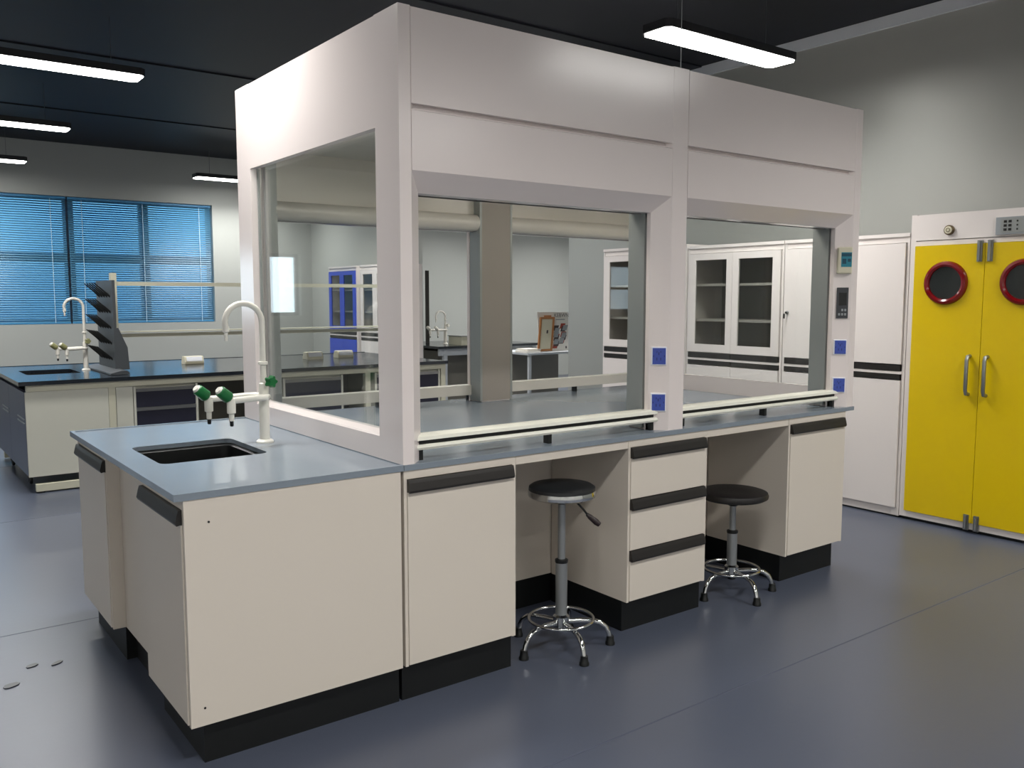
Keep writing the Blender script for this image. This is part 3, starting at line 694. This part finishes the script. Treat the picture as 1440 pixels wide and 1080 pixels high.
# desktop sockets
def desk_socket(label, x, y):
    t = thing('desk_socket_box', label, 'socket', (x, y, BZ-.0028), .0, 'white socket boxes on the black bench', local=True)
    bm = bm_new(); prism(bm, [(-.06, 0), (.06, 0), (.06, .022), (.035, .072), (-.035, .072), (-.06, .022)], 'x', -.085, .085); bevel(bm, .003); obj('housing', bm, 'ivory', t)
    for s in (-1, 1):
        bm = bm_new(); c = Vector((0, s*.0485, .047))
        prism(bm, [(s*.0605, .028), (s*.041, .067), (s*.043, .068), (s*.0625, .029)], 'x', -.07, .07); f = obj('cover', bm, 'socketwhite', t)
desk_socket('white socket box on the black bench just left of the hood', .99, 5.60)
desk_socket('white socket box on the bench, left of two seen through the end glass', 2.14, 5.52)
desk_socket('white socket box on the bench, right of two seen through the end glass', 2.49, 5.56)

# ------------------------------------------------------------------ things around the corner, seen through the left bay
t = thing('far_bench', 'dark topped bench far behind, seen between the hood posts', 'bench', (5.2, 7.2, 0))
obj('worktop', B((4.30, 5.9, 6.62, 7.9, .79, .82)), 'epoxy', t)
obj('apron', B((4.34, 5.86, 6.66, 6.70, .70, .79)), 'trim', t)
for x in (4.40, 5.82): obj('leg', B((x, x+.05, 6.65, 6.70, 0, .79)), 'trim', t)
obj('cabinet_body', B((4.5, 5.86, 6.95, 7.85, .1, .74)), 'inner', t)
tag(obj('shelf_upright', B((4.672, 4.710, 7.50, 7.54, .8202, 1.79), bev=.003), 'handle'), 'dark upright post standing on the far bench', 'post')
lab_tap('far white gooseneck tap on the dark topped bench', (4.74, 7.15, .8202), .43, 'white')
t = thing('steel_tray', 'pale brushed metal box on the far bench', 'box', (4.95, 7.05, .82))
obj('body', B((4.72, 5.25, 6.74, 7.04, .8202, .930), bev=.008), 'frame', t)
obj('lid_rim', B((4.71, 5.26, 6.73, 7.05, .930, .940), bev=.002), 'steel', t)
t = thing('side_table', 'small pale framed table holding the brochure stand', 'table', (5.5, 6.05, 0))
obj('tabletop', B((5.06, 6.1, 5.78, 6.5, .725, .75), bev=.004), 'trim', t)
for x, y in ((5.09, 5.80), (6.04, 5.80), (5.09, 6.44), (6.04, 6.44)): obj('leg', B((x, x+.035, y, y+.035, 0, .725)), 'trim', t)
obj('back_board', B((5.12, 6.06, 6.40, 6.42, .08, .72)), 'inner', t)
for i, (dx, dz, lb) in enumerate(((0, 0, 'lower pale booklet lying on the side table'), (.05, .022, 'upper pale booklet lying on the side table'))):
    tag(obj('booklet', B((5.09+dx, 5.30+dx, 5.84+dx, 6.08+dx, .75+dz, .77+dz), bev=.002)  , 'paper'), lb, 'booklet', 'booklets on the side table')
# brochure board: leans on a stand
t = thing('brochure_poster', 'white printed brochure board propped on the side table', 'poster', (5.6, 5.95, .75))
def lean(x, o, z): return (x, 5.94 - o + (z-.75)*.10, z)
def leanslab(x0, x1, o0, o1, z0, z1, sh=0.):
    bm = bm_new()
    v = [bm.verts.new(lean(x + sh*(z-.75), o, z)) for x, o, z in ((x0,o0,z0),(x1,o0,z0),(x1,o1,z0),(x0,o1,z0),(x0,o0,z1),(x1,o0,z1),(x1,o1,z1),(x0,o1,z1))]
    for fc in ((3,2,1,0),(4,5,6,7),(0,1,5,4),(1,2,6,5),(2,3,7,6),(3,0,4,7)): bm.faces.new([v[i] for i in fc])
    bmesh.ops.recalc_face_normals(bm, faces=bm.faces[:]); return bm
obj('board', leanslab(5.36, 5.86, 0, .012, .752, 1.245), 'paper', t)
bm = text_bm('KEBWN', .070, lambda x, z: lean(5.625+x*1.0, .013, 1.180+z)); obj('lettering', bm, 'printdark', t)
obj('print_line', leanslab(5.46, 5.58, .012, .0135, 1.185, 1.205), 'wood', t)
obj('print_line', leanslab(5.65, 5.80, .012, .0135, 1.145, 1.155), 'grey', t)
rr_ = random.Random(3)
for cx, cz in ((5.655, 1.04), (5.78, 1.05), (5.64, .94), (5.76, .95), (5.63, .85), (5.73, .86)):
    for k in range(3):
        x = cx + rr_.uniform(-.02, .02); z = cz + rr_.uniform(-.03, .03)
        obj('printed_picture', leanslab(x-.04-.45*(z-.75), x+.035-.45*(z-.75), .012, .0135+.0003*k, z-.036, z+.030, .45), ('printred', 'printdark', 'grey')[k], t)
obj('print_mark', leanslab(5.785, 5.805, .012, .0135, .78, .81), 'printdark', t)
t = thing('certificate_frame', 'orange wooden frame with a cream sheet leaning on the brochure board', 'frame', (5.45, 5.90, .75))
for nm, mm, a in (('wooden_rim', 'wood', (5.30, 5.325, .03, .05, .76, 1.185)), ('wooden_rim', 'wood', (5.505, 5.53, .03, .05, .76, 1.185)), ('wooden_rim', 'wood', (5.325, 5.505, .03, .05, .76, .785)), ('wooden_rim', 'wood', (5.325, 5.505, .03, .05, 1.16, 1.185)), ('sheet', 'ivory', (5.325, 5.505, .034, .040, .785, 1.16)), ('print_mark', 'printdark', (5.42, 5.445, .040, .0415, .98, 1.02))):
    obj(nm, leanslab(*a, .18), mm, t)

# ------------------------------------------------------------------ scraps on the floor
def scrap(label, x, y, l, w, rot):
    bm = bm_new(); rr = random.Random(int(x*1000)); n = 9
    poly = [(x + math.cos(rot)*l*math.cos(2*PI*k/n)*rr.uniform(.8, 1.1) - math.sin(rot)*w*math.sin(2*PI*k/n)*rr.uniform(.7, 1.1), y + math.sin(rot)*l*math.cos(2*PI*k/n)*rr.uniform(.8, 1.1) + math.cos(rot)*w*math.sin(2*PI*k/n)*rr.uniform(.7, 1.1)) for k in range(n)]
    prism(bm, poly, 'z', .0, .004); tag(obj('floor_scrap', bm, 'panel_grey'), label, 'scrap', 'dark scraps on the floor')
scrap('dark scrap on the floor, nearest the left edge', -1.092, .99, .030, .020, .3)
scrap('dark scrap on the floor, middle of the three', -1.003, 1.141, .026, .016, .4)
scrap('dark scrap on the floor, closest to the bench', -.921, 1.112, .026, .012, .6)
